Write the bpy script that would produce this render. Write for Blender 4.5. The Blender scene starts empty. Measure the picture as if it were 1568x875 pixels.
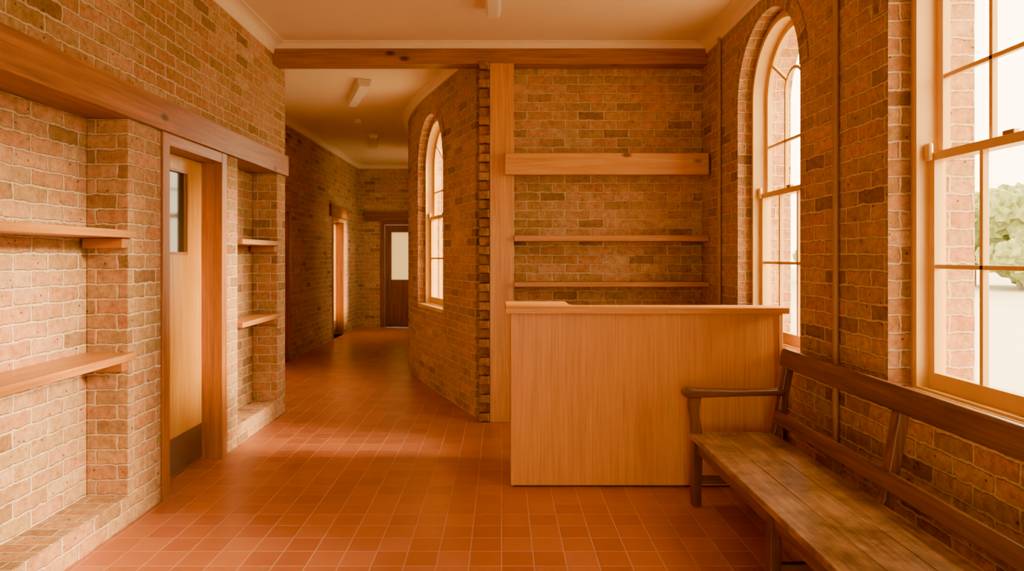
import bpy, bmesh, math, random
from mathutils import Vector
random.seed(4)
C=bpy.context.scene.collection
CZ=3.45; XL=-2.08; XR=1.87; YB=6.1
# ---------------------------------------------------------------- materials
def newmat(n):
    m=bpy.data.materials.new(n); m.use_nodes=True
    nt=m.node_tree; b=nt.nodes['Principled BSDF']
    return m,nt,b
def N(nt,t,**k):
    n=nt.nodes.new(t)
    for a,v in k.items(): setattr(n,a,v)
    return n
def ramp(nt,stops,interp='LINEAR'):
    r=N(nt,'ShaderNodeValToRGB'); r.color_ramp.interpolation=interp
    e=r.color_ramp.elements
    e[0].position=stops[0][0]; e[0].color=(*stops[0][1],1)
    e[1].position=stops[-1][0]; e[1].color=(*stops[-1][1],1)
    for p,c in stops[1:-1]:
        x=e.new(p); x.color=(*c,1)
    return r
def mul(nt,a,b,fac=1.0,mode='MULTIPLY'):
    m=N(nt,'ShaderNodeMix',data_type='RGBA',blend_type=mode)
    if isinstance(fac,float): m.inputs[0].default_value=fac
    else: nt.links.new(fac,m.inputs[0])
    for s,v in ((6,a),(7,b)):
        if isinstance(v,tuple): m.inputs[s].default_value=(*v,1)
        else: nt.links.new(v,m.inputs[s])
    return m.outputs[2]
def noise(nt,vec,scale,detail=4,rough=.6,dist=0):
    n=N(nt,'ShaderNodeTexNoise'); n.inputs['Scale'].default_value=scale
    n.inputs['Detail'].default_value=detail; n.inputs['Roughness'].default_value=rough
    n.inputs['Distortion'].default_value=dist
    nt.links.new(vec,n.inputs['Vector']); return n
def brick_mat(name='old_brick',tint=(1,1,1)):
    m,nt,b=newmat(name); L=nt.links.new
    tc=N(nt,'ShaderNodeTexCoord')
    nz=noise(nt,tc.outputs['Object'],16,3)
    sub=N(nt,'ShaderNodeVectorMath',operation='SUBTRACT'); L(nz.outputs['Color'],sub.inputs[0]); sub.inputs[1].default_value=(.5,.5,.5)
    sc=N(nt,'ShaderNodeVectorMath',operation='SCALE'); L(sub.outputs[0],sc.inputs[0]); sc.inputs['Scale'].default_value=.030
    ad=N(nt,'ShaderNodeVectorMath',operation='ADD'); L(tc.outputs['UV'],ad.inputs[0]); L(sc.outputs[0],ad.inputs[1])
    br=N(nt,'ShaderNodeTexBrick',offset=.5)
    L(ad.outputs[0],br.inputs['Vector'])
    for k,v in (('Scale',1),('Mortar Size',.0085),('Mortar Smooth',.4),('Bias',0),('Brick Width',.238),('Row Height',.084)):
        br.inputs[k].default_value=v
    br.inputs['Color1'].default_value=(0,0,0,1); br.inputs['Color2'].default_value=(1,1,1,1); br.inputs['Mortar'].default_value=(.5,.5,.5,1)
    rp=ramp(nt,[(0,(.31,.165,.072)),(.09,(.43,.25,.110)),(.22,(.56,.34,.16)),(.36,(.56,.265,.118)),(.5,(.51,.31,.143)),(.62,(.62,.33,.165)),(.75,(.46,.285,.125)),(.87,(.53,.24,.105)),(1,(.64,.42,.22))])
    L(br.outputs['Color'],rp.inputs[0])
    n2=noise(nt,tc.outputs['Object'],24,7,.75)
    r2=ramp(nt,[(.3,(.56,.50,.44)),(.62,(1.16,1.14,1.12))]); L(n2.outputs['Fac'],r2.inputs[0])
    n3=noise(nt,tc.outputs['Object'],1.1,3)
    r3=ramp(nt,[(.35,(.82,.8,.72)),(.65,(1.1,1.05,1.0))]); L(n3.outputs['Fac'],r3.inputs[0])
    c=mul(nt,rp.outputs[0],r2.outputs[0]); c=mul(nt,c,r3.outputs[0])
    vo=N(nt,'ShaderNodeTexVoronoi'); vo.inputs['Scale'].default_value=16; L(tc.outputs['Object'],vo.inputs['Vector'])
    rv=ramp(nt,[(.06,(.25,.19,.15)),(.13,(1,1,1))]); L(vo.outputs['Distance'],rv.inputs[0])
    c=mul(nt,c,rv.outputs[0])
    mor=mul(nt,(.65,.46,.265),r2.outputs[0],.5)
    c=mul(nt,c,mor,br.outputs['Fac'],'MIX')
    c=mul(nt,c,tint)
    L(c,b.inputs['Base Color']); b.inputs['Roughness'].default_value=.9
    b.inputs['Specular IOR Level'].default_value=.15
    h=N(nt,'ShaderNodeMath',operation='MULTIPLY_ADD'); L(br.outputs['Fac'],h.inputs[0]); h.inputs[1].default_value=-1.0
    L(n2.outputs['Fac'],h.inputs[2])
    bu=N(nt,'ShaderNodeBump'); bu.inputs['Strength'].default_value=.95; bu.inputs['Distance'].default_value=.014
    L(h.outputs[0],bu.inputs['Height']); L(bu.outputs[0],b.inputs['Normal'])
    return m
def tile_mat():
    m,nt,b=newmat('terracotta_tile'); L=nt.links.new
    tc=N(nt,'ShaderNodeTexCoord')
    br=N(nt,'ShaderNodeTexBrick',offset=0)
    L(tc.outputs['UV'],br.inputs['Vector'])
    for k,v in (('Scale',1),('Mortar Size',.0032),('Mortar Smooth',.1),('Bias',0),('Brick Width',.158),('Row Height',.158)):
        br.inputs[k].default_value=v
    br.inputs['Color1'].default_value=(.40,.112,.032,1); br.inputs['Color2'].default_value=(.50,.160,.050,1); br.inputs['Mortar'].default_value=(.55,.28,.14,1)
    n=noise(nt,tc.outputs['Object'],3,4,.5)
    r=ramp(nt,[(.3,(.92,.90,.88)),(.65,(1.03,1.03,1.03))]); L(n.outputs['Fac'],r.inputs[0])
    c=mul(nt,br.outputs['Color'],r.outputs[0]); L(c,b.inputs['Base Color'])
    rr=N(nt,'ShaderNodeMapRange'); L(n.outputs['Fac'],rr.inputs[0]); rr.inputs[3].default_value=.28; rr.inputs[4].default_value=.42
    ra=N(nt,'ShaderNodeMath',operation='MULTIPLY_ADD'); L(br.outputs['Fac'],ra.inputs[0]); ra.inputs[1].default_value=.4; L(rr.outputs[0],ra.inputs[2])
    L(ra.outputs[0],b.inputs['Roughness'])
    b.inputs['Specular IOR Level'].default_value=.45
    bu=N(nt,'ShaderNodeBump',invert=True); bu.inputs['Strength'].default_value=.7; bu.inputs['Distance'].default_value=.004
    L(br.outputs['Fac'],bu.inputs['Height']); L(bu.outputs[0],b.inputs['Normal'])
    return m
WD={'beam':((.22,.065,.010),(.46,.17,.028),.42,True),'post':((.46,.165,.018),(.66,.30,.038),.4,True),
    'shelf':((.36,.125,.016),(.56,.235,.032),.38,False),'veneer':((.60,.225,.026),(.67,.285,.040),.42,False),
    'dark':((.15,.050,.015),(.28,.10,.030),.4,False),'frame':((.28,.085,.012),(.48,.175,.026),.38,False),
    'door':((.55,.225,.024),(.68,.335,.042),.35,False),'bench':((.070,.024,.008),(.22,.082,.022),.36,False)}
_w={}
def wood(kind,ax):
    if (kind,ax) in _w: return _w[(kind,ax)]
    c1,c2,ro,kn=WD[kind]
    m,nt,b=newmat('wood_%s_%s'%(kind,'xyz'[ax])); L=nt.links.new
    tc=N(nt,'ShaderNodeTexCoord'); mp=N(nt,'ShaderNodeMapping')
    s=[14,14,14]; s[ax]=.8
    mp.inputs['Scale'].default_value=s; L(tc.outputs['Object'],mp.inputs['Vector'])
    n=noise(nt,mp.outputs[0],1.6,6,.6,.6)
    r=ramp(nt,[(.3,c1),(.7,c2)]); L(n.outputs['Fac'],r.inputs[0])
    mp2=N(nt,'ShaderNodeMapping'); s=[110,110,110]; s[ax]=3; mp2.inputs['Scale'].default_value=s; L(tc.outputs['Object'],mp2.inputs['Vector'])
    n2=noise(nt,mp2.outputs[0],1,3); r2=ramp(nt,[(.3,(.8,.78,.75)),(.6,(1.05,1.05,1.05))]); L(n2.outputs['Fac'],r2.inputs[0])
    c=mul(nt,r.outputs[0],r2.outputs[0])
    if kn:
        mp3=N(nt,'ShaderNodeMapping'); s=[4,4,4]; s[ax]=2; mp3.inputs['Scale'].default_value=s; L(tc.outputs['Object'],mp3.inputs['Vector'])
        v=N(nt,'ShaderNodeTexVoronoi'); v.inputs['Scale'].default_value=1; L(mp3.outputs[0],v.inputs['Vector'])
        rv=ramp(nt,[(.05,(.25,.17,.13)),(.12,(1,1,1))]); L(v.outputs['Distance'],rv.inputs[0]); c=mul(nt,c,rv.outputs[0])
    L(c,b.inputs['Base Color']); b.inputs['Roughness'].default_value=ro
    bu=N(nt,'ShaderNodeBump'); bu.inputs['Strength'].default_value=.15; bu.inputs['Distance'].default_value=.002
    L(n2.outputs['Fac'],bu.inputs['Height']); L(bu.outputs[0],b.inputs['Normal'])
    _w[(kind,ax)]=m; return m
def seat_mat():
    m,nt,b=newmat('worn_seat_wood'); L=nt.links.new
    tc=N(nt,'ShaderNodeTexCoord'); mp=N(nt,'ShaderNodeMapping'); mp.inputs['Scale'].default_value=(30,1.6,30); L(tc.outputs['Object'],mp.inputs['Vector'])
    n=noise(nt,mp.outputs[0],1.4,8,.7,.5)
    r=ramp(nt,[(.28,(.15,.068,.026)),(.5,(.29,.155,.066)),(.72,(.46,.28,.14))]); L(n.outputs['Fac'],r.inputs[0])
    n2=noise(nt,tc.outputs['Object'],4.5,6,.7); r2=ramp(nt,[(.38,(.50,.43,.38)),(.60,(1.3,1.25,1.2))]); L(n2.outputs['Fac'],r2.inputs[0])
    c=mul(nt,r.outputs[0],r2.outputs[0]); L(c,b.inputs['Base Color']); b.inputs['Roughness'].default_value=.38
    bu=N(nt,'ShaderNodeBump'); bu.inputs['Strength'].default_value=.3; bu.inputs['Distance'].default_value=.003
    L(n.outputs['Fac'],bu.inputs['Height']); L(bu.outputs[0],b.inputs['Normal']); return m
def paint(name,col,rough=.6,metal=0,var=.06,scale=3):
    m,nt,b=newmat(name); L=nt.links.new
    tc=N(nt,'ShaderNodeTexCoord'); n=noise(nt,tc.outputs['Object'],scale,4)
    r=ramp(nt,[(.3,tuple(x*(1-var) for x in col)),(.7,tuple(min(1,x*(1+var)) for x in col))])
    L(n.outputs['Fac'],r.inputs[0]); L(r.outputs[0],b.inputs['Base Color'])
    b.inputs['Roughness'].default_value=rough; b.inputs['Metallic'].default_value=metal
    return m
def glass_mat():
    m,nt,b=newmat('window_glass'); nt.nodes.remove(b); L=nt.links.new
    t=N(nt,'ShaderNodeBsdfTransparent'); g=N(nt,'ShaderNodeBsdfGlossy'); g.inputs['Roughness'].default_value=.02
    x=N(nt,'ShaderNodeMixShader'); x.inputs[0].default_value=.05
    L(t.outputs[0],x.inputs[1]); L(g.outputs[0],x.inputs[2]); L(x.outputs[0],nt.nodes['Material Output'].inputs[0]); return m
def frosted_mat():
    m,nt,b=newmat('reeded_glass'); nt.nodes.remove(b); L=nt.links.new
    tc=N(nt,'ShaderNodeTexCoord'); w=N(nt,'ShaderNodeTexWave'); w.inputs['Scale'].default_value=14; L(tc.outputs['Object'],w.inputs['Vector'])
    r=ramp(nt,[(0,(.34,.29,.20)),(1,(.46,.40,.29))]); L(w.outputs['Fac'],r.inputs[0])
    t=N(nt,'ShaderNodeBsdfTranslucent'); L(r.outputs[0],t.inputs[0])
    L(t.outputs[0],nt.nodes['Material Output'].inputs[0]); return m
BR=brick_mat(); BRD=brick_mat('shaded_brick',(.66,.55,.46)); TILE=tile_mat(); SEAT=seat_mat()  # BRD: darkened copy of the brick, the quoin's shade put into its tint
CEIL=paint('ceiling_paint',(.80,.62,.40),.75,var=.02,scale=1); CORN=paint('cornice_paint',(.83,.66,.43),.6,var=.02)
WIN=paint('window_cream_paint',(.70,.42,.085),.4,var=.06); GL=glass_mat(); FR=frosted_mat()
DG=paint('dark_glass',(.04,.028,.015),.08); KICK=paint('kick_plate_brown',(.13,.07,.05),.4)
COND=paint('conduit_paint',(.36,.19,.07),.45); LAMP=paint('lamp_diffuser',(.80,.70,.55),.35,var=.02)
METAL=paint('brass_metal',(.45,.28,.1),.35,.9)
GRD=paint('outside_ground',(.50,.46,.34),.95,scale=.5); LEAF=paint('leaf_green',(.24,.27,.085),.8,var=.4,scale=4); BARK=paint('bark',(.25,.2,.12),.9)
DARKM=paint('dark_plinth',(.05,.025,.012),.7)  # dark brown of the counter plinth
# ---------------------------------------------------------------- helpers
def obj(name,verts,faces,mat,uvs=None,parent=None,bev=0,smooth=False,recalc=True):
    me=bpy.data.meshes.new(name); me.from_pydata([tuple(v) for v in verts],[],faces); me.update()
    if recalc:
        bm=bmesh.new(); bm.from_mesh(me); bmesh.ops.recalc_face_normals(bm,faces=bm.faces); bm.to_mesh(me); bm.free()
    me.materials.append(mat)
    lay=me.uv_layers.new(name='UVMap')
    for p in me.polygons:
        n=p.normal
        for li in p.loop_indices:
            vi=me.loops[li].vertex_index
            if uvs is not None: lay.data[li].uv=uvs[vi]; continue
            c=me.vertices[vi].co
            if abs(n.z)>.7: u=(c.x,c.y)
            elif abs(n.x)>abs(n.y): u=(c.y,c.z)
            else: u=(c.x,c.z)
            lay.data[li].uv=u
        p.use_smooth=smooth
    o=bpy.data.objects.new(name,me); C.objects.link(o)
    if parent: o.parent=parent
    if bev:
        b=o.modifiers.new('bevel','BEVEL'); b.width=bev; b.segments=2; b.limit_method='ANGLE'
    return o
def grp(name,loc=(0,0,0)):
    e=bpy.data.objects.new(name,None); e.empty_display_size=.1; C.objects.link(e); return e
BF=[(0,1,2,3),(4,7,6,5),(0,4,5,1),(1,5,6,2),(2,6,7,3),(3,7,4,0)]
def bv(x0,x1,y0,y1,z0,z1):
    return [(x0,y0,z0),(x1,y0,z0),(x1,y1,z0),(x0,y1,z0),(x0,y0,z1),(x1,y0,z1),(x1,y1,z1),(x0,y1,z1)]
def box(name,x0,x1,y0,y1,z0,z1,mat,parent=None,bev=.003):
    if isinstance(mat,str):
        d=[x1-x0,y1-y0,z1-z0]; mat=wood(mat,d.index(max(d)))
    return obj(name,bv(x0,x1,y0,y1,z0,z1),BF,mat,parent=parent,bev=bev)
def boxes(name,lst,mat,parent=None,bev=0):
    V=[];F=[]
    for b in lst:
        k=len(V); V+=bv(*b); F+=[tuple(i+k for i in f) for f in BF]
    return obj(name,V,F,mat,parent=parent,bev=bev)
def prism(name,pts,a,b,axis,mat,parent=None,bev=.003):
    f=(lambda p,t:(p[0],t,p[1])) if axis==1 else (lambda p,t:(t,p[0],p[1]))
    n=len(pts); V=[f(p,a) for p in pts]+[f(p,b) for p in pts]
    F=[tuple(range(n)),tuple(range(2*n-1,n-1,-1))]+[(i,(i+1)%n,n+(i+1)%n,n+i) for i in range(n)]
    return obj(name,V,F,mat,parent=parent,bev=bev)
class Path:
    def __init__(s,pts):
        s.p=[Vector(p) for p in pts]; s.l=[0]
        for a,b in zip(s.p,s.p[1:]): s.l.append(s.l[-1]+(b-a).length)
        s.len=s.l[-1]
    def at(s,t):
        t=max(0,min(s.len,t))
        for i in range(len(s.l)-1):
            if t<=s.l[i+1]+1e-9: break
        def tg(j):
            a=s.p[max(0,j-1)]; b=s.p[min(len(s.p)-1,j+1)]; return (b-a).normalized()
        k=(t-s.l[i])/(s.l[i+1]-s.l[i]); 
        T=tg(i).lerp(tg(i+1),k).normalized()
        return s.p[i].lerp(s.p[i+1],k),T
    def w(s,t,o,z):
        p,T=s.at(t); return (p.x+T.y*o,p.y-T.x*o,z)
def outline(w,sill,spring,arch,n=24):
    h=w/2; P=[(-h,sill),(-h,spring)]
    if arch:
        for i in range(1,n): 
            a=math.pi-math.pi*i/n; P.append((h*math.cos(a),spring+h*math.sin(a)))
    P+=[(h,spring),(h,sill)]
    return P
def wall(name,path,ops,th,z0=0,z1=CZ,mat=None,step=None,ring=True):
    """ops: list of (s_centre,width,sill,spring,arch)"""
    mat=mat or BR
    br={0,path.len}
    if step:
        k=int(path.len/step); br|={path.len*i/k for i in range(k+1)}
    for (c,w,si,sp,ar) in ops:
        br={b for b in br if not (c-w/2-1e-4<b<c+w/2+1e-4)}
        br|={c-w/2*math.cos(math.pi*i/24) for i in range(25)} if ar else {c-w/2,c+w/2}
    br=sorted(br); V=[];F=[];U=[]
    def quad(ps,uv):
        k=len(V); V.extend(ps); U.extend(uv); F.append((k,k+1,k+2,k+3))
    def top(s,op):
        c,w,si,sp,ar=op
        if not ar: return sp
        return sp+math.sqrt(max(0,(w/2)**2-(s-c)**2))
    for a,b in zip(br,br[1:]):
        m=(a+b)/2; op=next((o for o in ops if abs(m-o[0])<o[1]/2),None)
        for off in (0,th):
            def q(za,zb,zc,zd):
                quad([path.w(a,off,za),path.w(b,off,zb),path.w(b,off,zc),path.w(a,off,zd)],[(a,za),(b,zb),(b,zc),(a,zd)])
            if op is None: q(z0,z0,z1,z1)
            else:
                if op[2]>z0: q(z0,z0,op[2],op[2])
                q(top(a,op),top(b,op),z1,z1)
        quad([path.w(a,0,z1),path.w(b,0,z1),path.w(b,th,z1),path.w(a,th,z1)],[(a,0),(b,0),(b,th),(a,th)])
        quad([path.w(a,0,z0),path.w(b,0,z0),path.w(b,th,z0),path.w(a,th,z0)],[(a,0),(b,0),(b,th),(a,th)])
    for s in (0,path.len):
        quad([path.w(s,0,z0),path.w(s,th,z0),path.w(s,th,z1),path.w(s,0,z1)],[(0,z0),(th,z0),(th,z1),(0,z1)])
    for (c,w,si,sp,ar) in ops:
        P=outline(w,si,sp,ar); acc=si
        loop=P+([P[0]] if si>z0 else [])
        for p,q2 in zip(loop,loop[1:]):
            d=math.hypot(p[0]-q2[0],p[1]-q2[1])
            quad([path.w(c+p[0],0,p[1]),path.w(c+p[0],th,p[1]),path.w(c+q2[0],th,q2[1]),path.w(c+q2[0],0,q2[1])],
                 [(.06,acc),(th+.06,acc),(th+.06,acc+d),(.06,acc+d)]); acc+=d
        if ar and ring:
            r0=w/2; r1=w/2+.115
            for i in range(24):
                a0=math.pi*i/24; a1=math.pi*(i+1)/24
                pts=[(r0,a0),(r1,a0),(r1,a1),(r0,a1)]
                quad([path.w(c+r*math.cos(a),-.006,sp+r*math.sin(a)) for r,a in pts],
                     [(.06+(r-r0),a*(r0+.03)) for r,a in pts])
    return obj(name,V,F,mat,uvs=U,recalc=False)
class Frm:
    def __init__(s,path,c):
        s.o,s.t=path.at(c)
    def w(s,a,o,z): return (s.o.x+s.t.x*a+s.t.y*o, s.o.y+s.t.y*a-s.t.x*o, z)
    def box(s,name,a0,a1,o0,o1,z0,z1,mat,par,bev=.003):
        if isinstance(mat,str):
            d=[a1-a0,o1-o0,z1-z0]; k=d.index(max(d))
            ax=2 if k==2 else ((0 if abs(s.t.x)>.7 else 1) if k==0 else (1 if abs(s.t.x)>.7 else 0)); mat=wood(mat,ax)
        V=[s.w(a,o,z) for a,o,z in bv(a0,a1,o0,o1,z0,z1)]
        return obj(name,V,BF,mat,parent=par,bev=bev)
    def band(s,name,outer,inner,o0,o1,mat,par,closed=True,bev=0):
        n=len(outer); V=[];F=[]
        for P,o in ((outer,o0),(inner,o0),(inner,o1),(outer,o1)): V+=[s.w(a,o,z) for a,z in P]
        rng=range(n) if closed else range(n-1)
        for i in rng:
            j=(i+1)%n
            for k in range(4):
                k2=(k+1)%4; F.append((k*n+i,k*n+j,k2*n+j,k2*n+i))
        if not closed:
            F.append((0,n,2*n,3*n)); F.append((n-1,2*n-1,3*n-1,4*n-1))
        return obj(name,V,F,mat,parent=par,bev=bev)
def ribbon(f,name,pts,w,o0,o1,mat,par):
    A=[];B=[]
    for i,p in enumerate(pts):
        a=pts[max(0,i-1)]; b=pts[min(len(pts)-1,i+1)]
        d=Vector((b[0]-a[0],b[1]-a[1])).normalized(); n=Vector((-d.y,d.x))*w/2
        A.append((p[0]+n.x,p[1]+n.y)); B.append((p[0]-n.x,p[1]-n.y))
    return f.band(name,A,B,o0,o1,mat,par,closed=False)
def sash_window(name,path,c,w,sill,spring,off=.11,sillproj=.03):
    f=Frm(path,c); g=grp(name)
    ft=.06; z0=sill+.05; mid=1.95
    def ol(d,zb): return outline(w-2*d,zb,spring,True)
    f.band('frame',ol(0,sill+.001),ol(ft,z0),off,off+.13,WIN,g)
    f.band('frame_bead',ol(ft-.022,z0-.02),ol(ft+.006,z0+.006),off-.014,off,WIN,g)
    f.box('sill_board',-w/2+.002,w/2-.002,off-sillproj,off+.16,sill+.001,z0-.005,WIN,g)
    hi=w/2-ft; st=.045
    o=outline(2*hi,mid,spring,True); i=outline(2*hi-2*st,mid+.04,spring,True)
    f.band('upper_sash',o,i,off+.085,off+.12,WIN,g)
    f.band('lower_sash',[(-hi,z0),(-hi,mid+.04),(hi,mid+.04),(hi,z0)],[(-hi+st,z0+.075),(-hi+st,mid),(hi-st,mid),(hi-st,z0+.075)],off+.045,off+.083,WIN,g)
    gi=hi-st; mw=.02
    for k in (-1,1):
        x=k*gi/3
        f.box('lower_muntin',x-mw/2,x+mw/2,off+.05,off+.078,z0+.075,mid,WIN,g,.002)
        f.box('upper_muntin',x-mw/2,x+mw/2,off+.09,off+.115,mid+.04,spring,WIN,g,.002)
        for ang in (35,):
            a=math.radians(ang); r0=gi/3+.012
            ribbon(f,'fan_bar',[(k*r0*math.cos(a),spring+r0*math.sin(a)),(k*(gi+.01)*math.cos(a),spring+(gi+.01)*math.sin(a))],mw,off+.09,off+.115,WIN,g)
    ribbon(f,'fan_arch',[(gi/3*math.cos(math.pi*t/16),spring+gi/3*math.sin(math.pi*t/16)) for t in range(17)],mw,off+.09,off+.115,WIN,g)
    zm=(z0+.075+mid)/2
    f.box('lower_bar',-gi,gi,off+.05,off+.078,zm-mw/2,zm+mw/2,WIN,g,.002)
    for z in (mid+.04+(spring-mid-.04)*.5,):
        f.box('upper_bar',-gi,gi,off+.09,off+.115,z-mw/2,z+mw/2,WIN,g,.002)
    for k in (-1,1):
        f.box('sash_horn',k*(hi-.0225)-.0225,k*(hi-.0225)+.0225,off+.02,off+.045,mid+.0,mid+.085,WIN,g,.012)
    f.box('sash_lock',-.03,.03,off+.05,off+.08,mid+.04,mid+.06,METAL,g,.004)
    f.box('lower_glass',-gi,gi,off+.062,off+.065,z0+.075,mid,GL,g,0)
    P=outline(2*gi,mid+.04,spring,True); n=len(P)
    V=[f.w(a,off+.102,z) for a,z in P]
    obj('upper_glass',V,[tuple(range(n))],GL,parent=g)
    l=bpy.data.lights.new(name+'_portal','AREA'); l.shape='RECTANGLE'; H=spring+w/2-sill; l.size=w; l.size_y=H
    l.cycles.is_portal=True
    lo=bpy.data.objects.new(name+'_daylight',l); C.objects.link(lo); lo.parent=g
    lo.location=f.w(0,.34,sill+H/2); 
    d=Vector((-f.t.y,f.t.x,0)); lo.rotation_euler=d.to_track_quat('-Z','Z').to_euler()
    return g
def cornice(name,pts_path,z1=CZ,size=.085,step=.3,s0=0,s1=None):
    prof=[(0,-size-.02),(.012,-size-.02),(.016,-size)]+[(.016+size*(1-math.cos(a)),-size+size*math.sin(a)*.86) for a in [math.pi/2*i/6 for i in range(1,7)]]+[(size+.03,-.012),(size+.03,0),(0,0)]
    s1=s1 or pts_path.len; k=max(1,int((s1-s0)/step)) if step else 1
    V=[];F=[];n=len(prof)
    for i in range(k+1):
        s=s0+(s1-s0)*i/k
        for a,b in prof: V.append(pts_path.w(s,-a,z1+b))
    for i in range(k):
        for j in range(n):
            F.append((i*n+j,i*n+(j+1)%n,(i+1)*n+(j+1)%n,(i+1)*n+j))
    return obj(name,V,F,CORN)
# ---------------------------------------------------------------- paths
def catmull(P,n=10):
    P=[Vector(p) for p in P]; Q=[2*P[0]-P[1]]+P+[2*P[-1]-P[-2]]; out=[]
    for i in range(1,len(Q)-2):
        for k in range(n):
            t=k/n; a,b,c,d=Q[i-1],Q[i],Q[i+1],Q[i+2]
            out.append(.5*((2*b)+(c-a)*t+(2*a-5*b+4*c-d)*t*t+(3*b-a-3*c+d)*t**3))
    out.append(P[-1]); return out
curve=Path(catmull([(-.245,6.10),(-.66,7.1),(-1.06,8.15),(-1.30,9.1),(-1.38,10.1),(-1.32,11.1),(-1.15,12.3),(-.9,13.9)]))
pR=Path([(XR,-3),(XR,YB)])
pCL=Path([(-3.05,13.9),(-3.05,6.28)])
pE=Path([(-.9,13.9),(-3.05,13.9)])
pB=Path([(-2.4,-3),(2.2,-3)])
# ---------------------------------------------------------------- shell
front=[(-2.4,-3.3),(2.2,-3.3),(2.2,6.3),(0.1,6.3)]
inset=[curve.w(curve.len*i/40,.1,0)[:2] for i in range(41)]
poly=front+inset+[(-.9,14.1),(-3.25,14.1),(-3.25,6.2),(-2.4,6.2)]
def slab(name,poly,za,zb,mat):
    n=len(poly); V=[(x,y,za) for x,y in poly]+[(x,y,zb) for x,y in poly]
    F=[tuple(range(n)),tuple(range(2*n-1,n-1,-1))]+[(i,(i+1)%n,n+(i+1)%n,n+i) for i in range(n)]
    return obj(name,V,F,mat)
slab('floor',poly,-.08,0,TILE)
slab('ceiling',poly,CZ,CZ+.15,CEIL)
W2=(2.62+3,1.08,.83,2.70,True); W1=(4.63+3,1.08,.83,2.70,True); W3=(.25+3,1.08,.83,2.70,True); W4=(-1.7+3,1.08,.83,2.70,True)
wall('wall_right',pR,[W4,W3,W2,W1],.42)
sash_window('window_1',pR,*W1[:4]); sash_window('window_2',pR,*W2[:4]); sash_window('window_3',pR,*W3[:4]); sash_window('window_4',pR,*W4[:4])
def sy(y): return min((abs(curve.at(curve.len*i/600)[0].y-y),curve.len*i/600) for i in range(601))[1]
sc=sy(7.55); s6=sy(12.3)
wall('wall_curved',curve,[(sc,1.12,.88,2.58,True),(s6,.8,.88,2.58,True)],.36,step=.2)
sash_window('window_5',curve,sc,1.12,.88,2.58,sillproj=.10); sash_window('window_6',curve,s6,.8,.88,2.58)
boxes('wall_left',[(-2.6,-2.315,-3,3.99,0,2.27),(-2.6,-2.315,4.92,6.28,0,2.27),
  (-2.315,XL,3.64,3.99,0,2.27),(-2.315,XL,4.92,5.15,0,2.27),(-2.315,XL,6.06,6.28,0,2.27),
  (-2.315,XL,-3,3.64,0,.165),(-2.315,XL,5.15,6.06,0,.165),(-2.315,XL,-3,-1,.165,2.27),
  (-2.6,-2.4,3.99,4.92,0,2.27),
  (-2.6,XL,-3,6.28,2.46,CZ)],BR,bev=.007)
box('lintel_beam',-2.34,-2.048,-3,6.283,2.27,2.46,'beam')
box('wall_nook',0.0,2.2,YB,YB+.25,0,CZ,BR,bev=0)
# corridor
D2=(13.9-9.0,.9,0,2.22,False); D3=(13.9-12.2,.9,0,2.22,False)
wall('wall_corridor',pCL,[D3,D2],.25)
wall('wall_corridor_return',Path([(-3.05,6.28),(-2.6,6.28)]),[],-.15)
D4=(-.9+2.15,.86,0,2.25,False)
wall('wall_end',pE,[D4],.25)
wall('wall_back',pB,[(2.3,1.5,0,2.5,False)],.3)
boxes('entrance_frame',[(-.85,-.78,-3.1,-2.98,0,2.5),(.58,.65,-3.1,-2.98,0,2.5),(-.85,.65,-3.1,-2.98,2.43,2.5)],wood('frame',2))
l=bpy.data.lights.new('entrance_portal','AREA'); l.shape='RECTANGLE'; l.size=1.5; l.size_y=2.5; l.cycles.is_portal=True
lo=bpy.data.objects.new('entrance_daylight',l); C.objects.link(lo); lo.location=(-.1,-3.2,1.25); lo.rotation_euler=Vector((0,1,0)).to_track_quat('-Z','Z').to_euler()
# brick quoin where curved wall ends: alternate headers set back
Q=[];z=0;i=0
while z<3.2:
    if i%2==0: Q.append((-.205,-.107,5.90,6.098,z+.005,z+.079))
    else: Q.append((-.203,-.107,5.93,6.098,z,z+.084))
    z+=.084;i+=1
boxes('brick_quoin',Q,BRD,bev=.004)
# beams
box('ceiling_beam',XL+.001,XR-.001,5.93,6.09,3.25,3.392,'beam')
box('timber_post',-.105,.112,5.90,6.095,0,3.249,'post')
box('trim_1',XL,XR,5.95,6.11,3.393,CZ-.001,CORN)
cornice('cornice_left',Path([(XL,5.95),(XL,-3)]))
cornice('cornice_right',Path([(XR,-3),(XR,5.95)]))
cornice('cornice_beam',Path([(XR,5.95),(XL,5.95)]),size=.0365)
cornice('cornice_curved',curve,size=.06,step=.15)
cornice('cornice_corridor',pCL,size=.06); cornice('cornice_end',pE,size=.06)
# ---------------------------------------------------------------- left niche shelves
def niche_shelf(z,y0,y1,full=True):
    g=grp('wall_shelf')
    box('board',-2.314,-2.045,y0,y1,z-.042,z,'shelf',g,.004)
    box('bracket',-2.30,-2.075,y1-.085,y1-.022,z-.10,z-.0425,'frame',g,.006)
    return g
niche_shelf(1.645,-.95,3.66); niche_shelf(.965,-.95,3.66)
niche_shelf(1.640,5.16,6.055); niche_shelf(.975,5.16,6.055)
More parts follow.
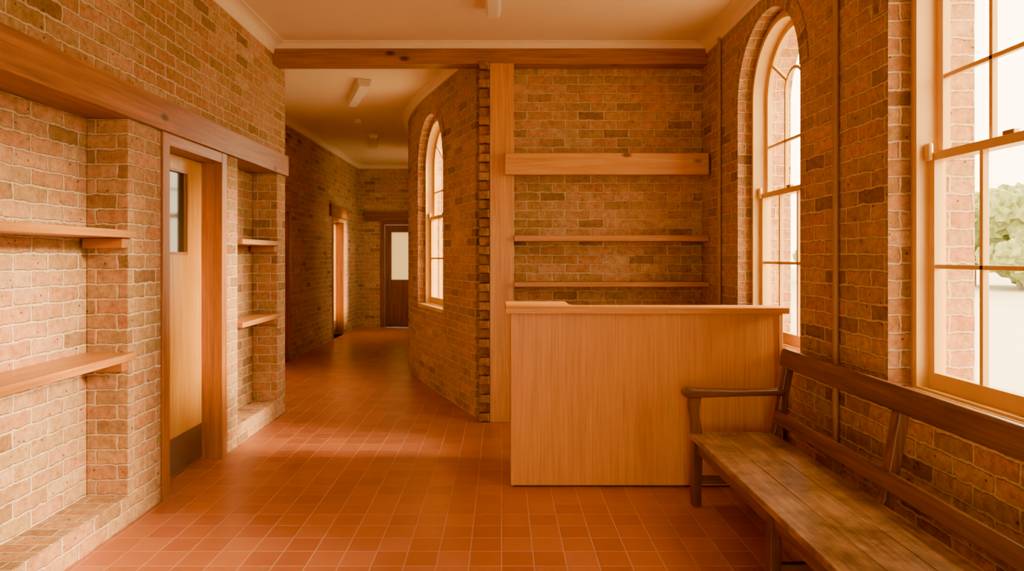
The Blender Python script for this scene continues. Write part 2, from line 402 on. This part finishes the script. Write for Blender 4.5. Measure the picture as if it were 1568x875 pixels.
# ---------------------------------------------------------------- doors
def door(name,f,w,ztop,kind='door',fr='frame',glass=None,gm=None,rec=.14,kick=True,fw=.085,panel=False):
    g=grp(name); h=w/2
    for k in (-1,1):
        a0,a1=sorted((k*h,k*(h-fw))); f.box('jamb',a0,a1,-.012,rec+.1,0,ztop,fr,g)
    f.box('head',-h+fw,h-fw,-.010,rec+.1,ztop-.075,ztop,fr,g)
    d0=-h+fw+.003; d1=h-fw-.003; dt=ztop-.078
    if glass:
        ga0,ga1,gz0,gz1=glass
        f.box('slab_stile',d0,ga0,rec,rec+.04,.01,dt,kind,g,0); f.box('slab_stile',ga1,d1,rec,rec+.04,.01,dt,kind,g,0)
        f.box('slab_bottom',ga0,ga1,rec,rec+.04,.01,gz0,kind,g,0); f.box('slab_top',ga0,ga1,rec,rec+.04,gz1,dt,kind if kind=='dark' else wood(kind,2),g,0)
        f.box('glass',ga0,ga1,rec+.015,rec+.022,gz0,gz1,gm or DG,g,0)
        f.band('glazing_bead',[(ga0-.018,gz0-.018),(ga0-.018,gz1+.018),(ga1+.018,gz1+.018),(ga1+.018,gz0-.018)],[(ga0,gz0),(ga0,gz1),(ga1,gz1),(ga1,gz0)],rec-.008,rec,wood(fr,2),g)
    else: f.box('slab',d0,d1,rec,rec+.04,.01,dt,kind,g)
    if panel:
        f.box('lower_panel',d0+.1,d1-.1,rec-.006,rec,.15,.85,kind,g,.004)
    if kick: f.box('kick_plate',d0+.005,d1-.005,rec-.003,rec,.015,.27,KICK,g,.001)
    return g
pD1=Path([(XL,4.92),(XL,3.99)])
door('door_1',Frm(pD1,.465),.93,2.269,glass=(-.14,.20,1.53,2.08))
door('door_2',Frm(pCL,D2[0]),.9,2.22); door('door_3',Frm(pCL,D3[0]),.9,2.22)
door('door_4',Frm(pE,D4[0]),.86,2.25,kind='dark',fr='dark',glass=(-.21,.21,1.0,2.02),gm=FR,rec=.08,kick=False,panel=True)
box('lintel_beam',-3.08,-3.0,11.55,12.85,2.222,2.44,'beam'); box('lintel_beam',-3.08,-3.0,8.35,9.65,2.222,2.44,'beam')
box('lintel_beam',-2.9,-1.2,13.84,13.92,2.252,2.46,'dark')
# ---------------------------------------------------------------- nook shelves
nb=box('nook_rail_board',.03,XR-.02,5.82,5.898,2.231,2.424,'post',bev=.005)
box('nook_shelf',.113,XR-.01,5.85,YB-.001,1.637,1.69,'shelf'); box('nook_shelf',.113,XR-.01,5.85,YB-.001,1.228,1.27,'shelf')
# ---------------------------------------------------------------- counter
g=grp('reception_counter')
ven=wood('veneer',2)
box('front_panel',.06,1.80,4.24,4.262,.012,1.128,ven,g,.002)
box('end_panel',.06,.082,4.263,4.80,.012,1.128,ven,g,.002)
box('end_panel_2',1.80,1.825,4.235,4.45,.0,1.128,ven,g,.002)
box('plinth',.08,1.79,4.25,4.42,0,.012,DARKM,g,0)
box('back_panel',.09,.47,4.78,4.80,0.0,1.128,ven,g,.002)
box('inner_shelf',.083,1.799,4.263,4.44,.70,.72,wood('veneer',0),g,.002)
Lp=[(.025,4.20),(1.855,4.20),(1.855,4.46),(.52,4.46),(.47,4.50),(.47,4.84),(.025,4.84)]
n=len(Lp); V=[(x,y,1.129) for x,y in Lp]+[(x,y,1.168) for x,y in Lp]
obj('counter_top',V,[tuple(range(n)),tuple(range(2*n-1,n-1,-1))]+[(i,(i+1)%n,n+(i+1)%n,n+i) for i in range(n)],wood('veneer',0),parent=g,bev=.005)
# ---------------------------------------------------------------- bench
g=grp('wooden_bench'); Y0,Y1=1.25,3.97
bm_=wood('bench',1); bz=wood('bench',2); bx=wood('bench',0)
for i,(a,b) in enumerate(((1.135,1.30),(1.302,1.47),(1.472,1.635))):
    box('seat_plank_%d'%(i+1),a,b,Y0+.02,Y1-.02,.405,.438,SEAT,g,.003)
box('seat_apron',1.165,1.195,Y0+.06,Y1-.07,.325,.404,bm_,g)
box('seat_back_apron',1.58,1.61,Y0+.06,Y1-.07,.325,.404,bm_,g)
for k,y in enumerate((Y1-.065,2.79,Y0+.005)):
    ends=k!=1
    if ends:
        prism('front_leg',[(1.145,0),(1.195,0),(1.205,.38),(1.20,.46),(1.185,.56),(1.195,.655),(1.13,.655),(1.125,.60),(1.14,.5),(1.145,.42)],y,y+.06,1,bz,g,.006)
        arm=[(1.09,.672),(1.10,.655),(1.13,.652),(1.40,.662),(1.69,.668),(1.70,.70),(1.40,.697),(1.16,.705),(1.115,.712),(1.093,.70)]
        prism('arm_rest',arm,y-.012,y+.072,1,bx,g,.008)
    else: prism('front_leg',[(1.15,0),(1.195,0),(1.20,.404),(1.15,.404)],y,y+.05,1,bz,g,.005)
    prism('back_leg',[(1.60,0),(1.65,0),(1.68,.44),(1.765,.915),(1.72,.93),(1.635,.46),(1.60,.38)],y,y+.06,1,bz,g,.005)
    box('leg_stretcher',1.19,1.60,y+.012,y+.045,.13,.175,bx,g)
    box('seat_bearer',1.19,1.60,y+.008,y+.05,.34,.404,bx,g)
prism('top_rail',[(1.688,.835),(1.722,.828),(1.752,.925),(1.738,.94),(1.715,.94),(1.703,.925)],Y0-.01,Y1+.01,1,bm_,g,.006)
prism('lower_rail',[(1.632,.505),(1.66,.50),(1.675,.575),(1.648,.58)],Y0+.03,Y1-.03,1,bm_,g,.004)
# ---------------------------------------------------------------- conduits
def tube(name,x,y,z0,z1,r,mat,par=None):
    k=14; V=[(x+r*math.cos(2*math.pi*i/k),y+r*math.sin(2*math.pi*i/k),z) for z in (z0,z1) for i in range(k)]
    F=[(i,(i+1)%k,k+(i+1)%k,k+i) for i in range(k)]+[tuple(range(k)),tuple(range(2*k-1,k-1,-1))]
    return obj(name,V,F,mat,parent=par,smooth=False)
for y,z0 in ((5.55,.9),(3.62,.40)):
    g=grp('wall_conduit')
    tube('pipe',XR-.018,y,z0,3.36,.016,COND,g)
    for z in (.9,1.7,2.5,3.1):
        box('saddle_clip',XR-.006,XR-.001,y-.035,y+.035,z-.01,z+.01,COND,g,.001)
    box('outlet_box',XR-.055,XR-.001,y-.04,y+.04,z0-.1,z0,COND,g,.006)
# ---------------------------------------------------------------- ceiling lamps
def batten(x0,y0,x1,y1,w):
    g=grp('fluorescent_batten_lamp'); a=Vector((x0,y0)); b=Vector((x1,y1)); p=Path([a,b])
    base=[(-w/2,CZ-.001),(w/2,CZ-.001),(w/2,CZ-.03),(-w/2,CZ-.03)]
    dif=[(-w*.46,CZ-.03),(w*.46,CZ-.03),(w*.46,CZ-.055),(w*.34,CZ-.085),(-w*.34,CZ-.085),(-w*.46,CZ-.055)]
    for nm,P,e in (('housing',base,0),('diffuser',dif,.01)):
        n=len(P); V=[p.w(s,o,z) for s in (e,p.len-e) for o,z in P]
        obj(nm,V,[tuple(range(n)),tuple(range(2*n-1,n-1,-1))]+[(i,(i+1)%n,n+(i+1)%n,n+i) for i in range(n)],LAMP,parent=g,bev=.006)
batten(-.065,3.9,-.065,5.12,.125)
batten(-1.50,7.15,-1.86,8.15,.15)
batten(-2.02,10.3,-2.22,11.3,.15)
def disc(name,x,y,r,h,mat):
    k=24; V=[];prof=[(r,CZ-.001),(r,CZ-h*.6),(r*.75,CZ-h)]
    for rr,z in prof: V+=[(x+rr*math.cos(2*math.pi*i/k),y+rr*math.sin(2*math.pi*i/k),z) for i in range(k)]
    F=[(j*k+i,j*k+(i+1)%k,(j+1)*k+(i+1)%k,(j+1)*k+i) for j in range(2) for i in range(k)]+[tuple(range(k)),tuple(range(2*k,3*k))]
    return obj(name,V,F,mat)
disc('smoke_detector',-2.04,9.3,.06,.05,LAMP)
# ---------------------------------------------------------------- outside
obj('outside_ground',[(-60,-60,-.12),(90,-60,-.12),(90,90,-.12),(-60,90,-.12)],[(0,1,2,3)],GRD)
def tree(x,y,h,r):
    g=grp('garden_tree')
    tube('trunk',x,y,-.12,h*.5,.14,BARK,g)
    for i in range(26):
        bm=bmesh.new(); bmesh.ops.create_icosphere(bm,subdivisions=3,radius=r*random.uniform(.2,.4))
        c=Vector((x+random.uniform(-r,r)*.8,y+random.uniform(-r,r)*.8,h*.55+random.uniform(-r,r)*.62))
        for v in bm.verts:
            v.co=v.co*random.uniform(.65,1.2)+c
        me=bpy.data.meshes.new('foliage'); bm.to_mesh(me); bm.free(); me.materials.append(LEAF)
        o=bpy.data.objects.new('foliage',me); C.objects.link(o); o.parent=g
for a,b,h,r in ((25,31.5,4.6,2.6),(30,34,5.5,3),(28,28,4.4,2.4),(33,31,5,3),(21,40,5,3),(26,36,5.2,2.8),(34,26,5,3),(36,20,5.5,3.2)): tree(a,b,h,r)
# ---------------------------------------------------------------- world, sun & camera
w=bpy.data.worlds.new('sky'); bpy.context.scene.world=w; w.use_nodes=True
bg=w.node_tree.nodes['Background']; bg.inputs[0].default_value=(1,.77,.46,1); bg.inputs[1].default_value=14
sl=bpy.data.lights.new('sun','SUN'); sl.energy=26; sl.angle=math.radians(12); sl.color=(1,.76,.44)
so=bpy.data.objects.new('sun',sl); C.objects.link(so); so.location=(8,-2,4)
so.rotation_euler=Vector((-1,.12,-.32)).to_track_quat('-Z','Z').to_euler()
s=bpy.context.scene
s.view_settings.view_transform='AgX'; s.view_settings.look='AgX - Punchy'; s.view_settings.exposure=.68; s.view_settings.gamma=1.0
cam=bpy.data.cameras.new('camera'); co=bpy.data.objects.new('camera',cam); C.objects.link(co)
co.location=(0,0,1.5); co.rotation_euler=(math.radians(90),0,0)
cam.sensor_width=36; cam.lens=36*1000/1568; cam.shift_x=.0102; cam.shift_y=-.0284; cam.clip_start=.05
s.camera=co
